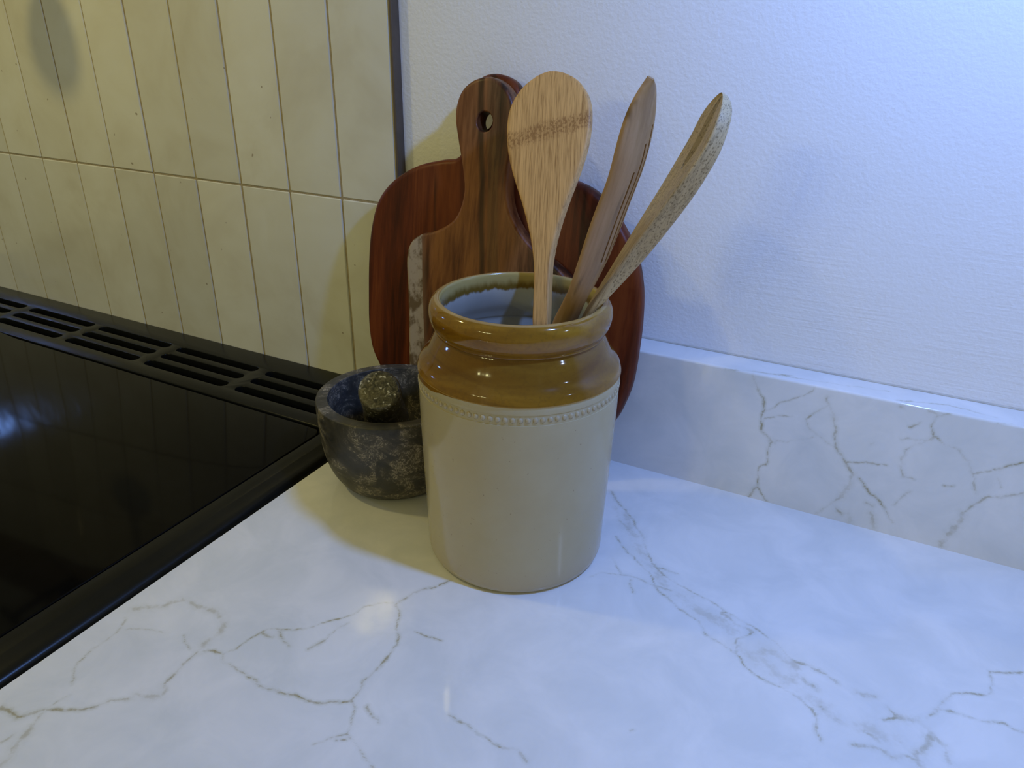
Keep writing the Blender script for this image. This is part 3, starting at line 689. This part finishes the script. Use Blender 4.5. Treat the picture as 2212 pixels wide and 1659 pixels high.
def utensil(root, mats, stations, split, fn, names, cutters=None, mw=None):
    k = min(range(len(stations)), key=lambda i: abs(stations[i]-split))
    for nm, st, cap in ((names[0], stations[:k+1], (True, False)), (names[1], stations[k:], (False, True))):
        me = loft(st, fn, (True, True) if (cutters and nm == names[1]) else cap)
        if cutters and nm == names[1]: me = boolean(me, cutters)
        o = link(nm, me, mats, None, 35); o.parent = root
    root.matrix_world = mw
def st_range(a, b, n, tip=.0):
    s = list(np.linspace(a, b-.012, n)); s += [b-.012*(1-math.sin(t)) for t in np.linspace(0, math.pi/2, 16)[1:-1]]; return s+[b-.00001]

# 1: flat bamboo spoon, face to the viewer
W1 = smooth_tab([(-.21, .0048), (-.05, .0048), (-.035, .0060), (0, .0058), (.0150, .0068), (.0330, .0104), (.0535, .0168), (.0740, .0245), (.0920, .0298), (.1110, .0318), (.1260, .0296), (.1378, .0222), (.1445, .0128), (.1470, .0062), (.1478, .0005)])
C1 = [(-.21, .0005), (0, .0003), (.02, 0), (.15, 0)]
T1 = [(-.21, .0045), (-.05, .0045), (-.03, .0080), (0, .0090), (.03, .0090), (.06, .0085), (.12, .0075), (.148, .0060)]
s1 = empty('bamboo_spoon'); tag(s1, 'broad flat bamboo spoon standing upright with darker node band across its head', 'spoon')
m1 = frame((.2134, -.1266, .197), (-.1827, .4037, .8965), (.3701, -.8165, .4431), (.9108, .4128, -.0002), math.radians(-22))
mat1 = mat_bamboo('light_bamboo', (.56, .32, .115), (.33, .17, .055), band=.1055)
utensil(s1, mat1, st_range(-.196, .1478, 90), .022, lambda s: ring(s, interp(C1, s), interp(W1, s), interp(T1, s), 7), ('handle', 'blade'), None, m1)

# 2: slotted spatula seen nearly edge-on
W2 = smooth_tab([(-.20, .0045), (-.055, .0045), (-.02, .0095), (.015, .0100), (.030, .0122), (.050, .0155), (.070, .0168), (.090, .0166), (.110, .0158), (.130, .0150), (.143, .0122), (.153, .0070), (.1590, .0006)])
C2 = smooth_tab([(-.20, -.002), (-.06, -.002), (-.01, -.0012), (.015, .0004), (.030, .0020), (.055, .0032), (.085, .0034), (.11, .0038), (.13, .0022), (.145, .0005), (.159, .0000)])
T2 = [(-.2, .0045), (-.055, .0045), (-.02, .0100), (0, .0105), (.03, .0075), (.06, .0050), (.159, .0040)]
B2 = [(-.2, .0005), (0, .001), (.05, .0036), (.12, .0036), (.159, .0005)]
ang2 = math.radians(63); c2, n2 = math.cos(ang2), math.sin(ang2)
s2 = empty('slotted_spatula'); tag(s2, 'slotted brown wooden spatula turned edge-on, between the other two utensils', 'spatula')
def ring2(s):
    s0 = s; s = s/1.038; cc = interp(C2, s)     # the sideways drift seen in the picture plane, split over the blade's own axes
    away = .0068*min(1, max(0, (-.02-s)/.03))      # inside the jar the handle bends back, clear of the flat spoon
    return ring(s0, cc*c2+away, interp(W2, s), interp(T2, s), 3.2, interp(B2, s), 0, 40, cc*n2)
cut2 = []
for v0, a, b in ((-.0052, .050, .112), (-.0002, .048, .126), (.0046, .056, .134)):
    cut2.append(box(v0+.0055-.0008, v0+.0055+.0008, a*1.038, b*1.038, -.012, .030))
m2 = frame((.2502, -.1659, .190), (0.3424, -0.3157, 0.8849), (0.163, -0.9076, -0.3869), (0.9253, 0.2767, -0.2593), ang2)
mat2 = mat_board('walnut_toned_wood', [(.34, (.22, .115, .042)), (.5, (.36, .21, .090)), (.66, (.48, .30, .16))], None, 1.3)
utensil(s2, mat2, st_range(-.138, .1650, 90), .034, ring2, ('handle', 'blade'), cut2, m2)

# 3: bamboo spoon with a hole, leaning right, narrow side to the viewer
W3 = smooth_tab([(-.20, .0046), (-.03, .0046), (0, .0064), (.0235, .0078), (.044, .0108), (.067, .0155), (.085, .0188), (.100, .0215), (.116, .0228), (.130, .0200), (.138, .0135), (.1425, .0058), (.1440, .0006)])
C3 = smooth_tab([(-.20, -.0010), (-.04, -.0020), (-.02, -.0020), (0, -.0024), (.0235, -.0018), (.044, -.0012), (.067, -.0001), (.085, .0010), (.10, .0016), (.116, .0018), (.13, .0004), (.144, 0)])
T3 = smooth_tab([(-.20, .0036), (-.02, .0036), (.0052, .0060), (.0235, .0092), (.044, .0122), (.067, .0132), (.085, .0132), (.10, .0125), (.116, .0112), (.130, .0100), (.139, .0080), (.144, .0045)])
ang3 = math.radians(-76.5); c3, n3 = math.cos(ang3), math.sin(ang3)
s3 = empty('bamboo_spoon'); tag(s3, 'bamboo spoon with a hole in its bowl leaning far right over the jar rim', 'spoon')
def ring3(s):
    cc = interp(C3, s); t = interp(T3, s)
    return ring(s, cc*c3, interp(W3, s), t, 7, 0, min(.0022, max(0, (s-.03)*.05)), 40, cc*n3 - t/2)
ov = [(.0062*math.cos(a), .120+.0225*math.sin(a)) for a in np.linspace(0, 2*math.pi, 28, endpoint=False)]
bm = bmesh.new(); lo = [bm.verts.new((x, y, -.03)) for x, y in ov]; hi = [bm.verts.new((x, y, .02)) for x, y in ov]
for i in range(28): bm.faces.new((lo[i], lo[(i+1) % 28], hi[(i+1) % 28], hi[i]))
bm.faces.new(lo[::-1]); bm.faces.new(hi)
m3 = frame((.2649, -.1596, .197), (.3928, .205, .8965), (.2397, -.964, .1154), (.8878, .1695, -.4278), ang3)
mat3 = mat_bamboo('pale_bamboo', (.41, .29, .145), (.22, .145, .06), dots=True)
utensil(s3, mat3, st_range(-.171, .1440, 90), .040, ring3, ('handle', 'bowl'), [bmesh_me(bm)], m3)
bpy.context.view_layer.update()

# ladle on a rail just above the picture: it throws the soft dark patch on the top left tiles
M_ST2 = mat_plain('dark_steel', (.10, .10, .11), .35, .5, .8)
rail = tag(empty('utensil_rail', (-.45, -.06, .665)), 'dark metal utensil rail on the tiles above the hob', 'rail')
bm = bmesh.new(); bmesh.ops.create_cone(bm, cap_ends=True, segments=16, radius1=.005, radius2=.005, depth=.5, matrix=Matrix.Translation((-.45, -.120, .665)) @ Matrix.Rotation(math.pi/2, 4, 'Y'))
link('bar', bmesh_me(bm), M_ST2, rail, 40)
for x in (-.66, -.24): link('bracket', box(x-.005, x+.005, -.122, .0005, .659, .671, .0015), M_ST2, rail, None)
lad = tag(empty('ladle', (-.448, -.12, .455)), 'dark metal ladle hanging from the rail above the hob', 'ladle')
lk = lathe(dense([(.0005, 0), (.012, .002), (.022, .008), (.0275, .018), (.0295, .030)]) + dense([(.0285, .030), (.0265, .019), (.021, .0095), (.012, .0035)]) + [(.0005, .0016)], 48)
o = link('bowl', lk, M_ST2, None, 60, Matrix.Translation((-.448, -.102, .480)) @ Matrix.Rotation(math.radians(82), 4, 'X')); o.parent = lad; o.matrix_parent_inverse = Matrix.Translation(-Vector(lad.location))
link('handle', box(-.4535, -.4425, -.134, -.131, .505, .672, .001), M_ST2, lad, 40)
link('hook', box(-.4520, -.4440, -.134, -.113, .6705, .674, .001), M_ST2, lad, 40)
bpy.context.view_layer.update()
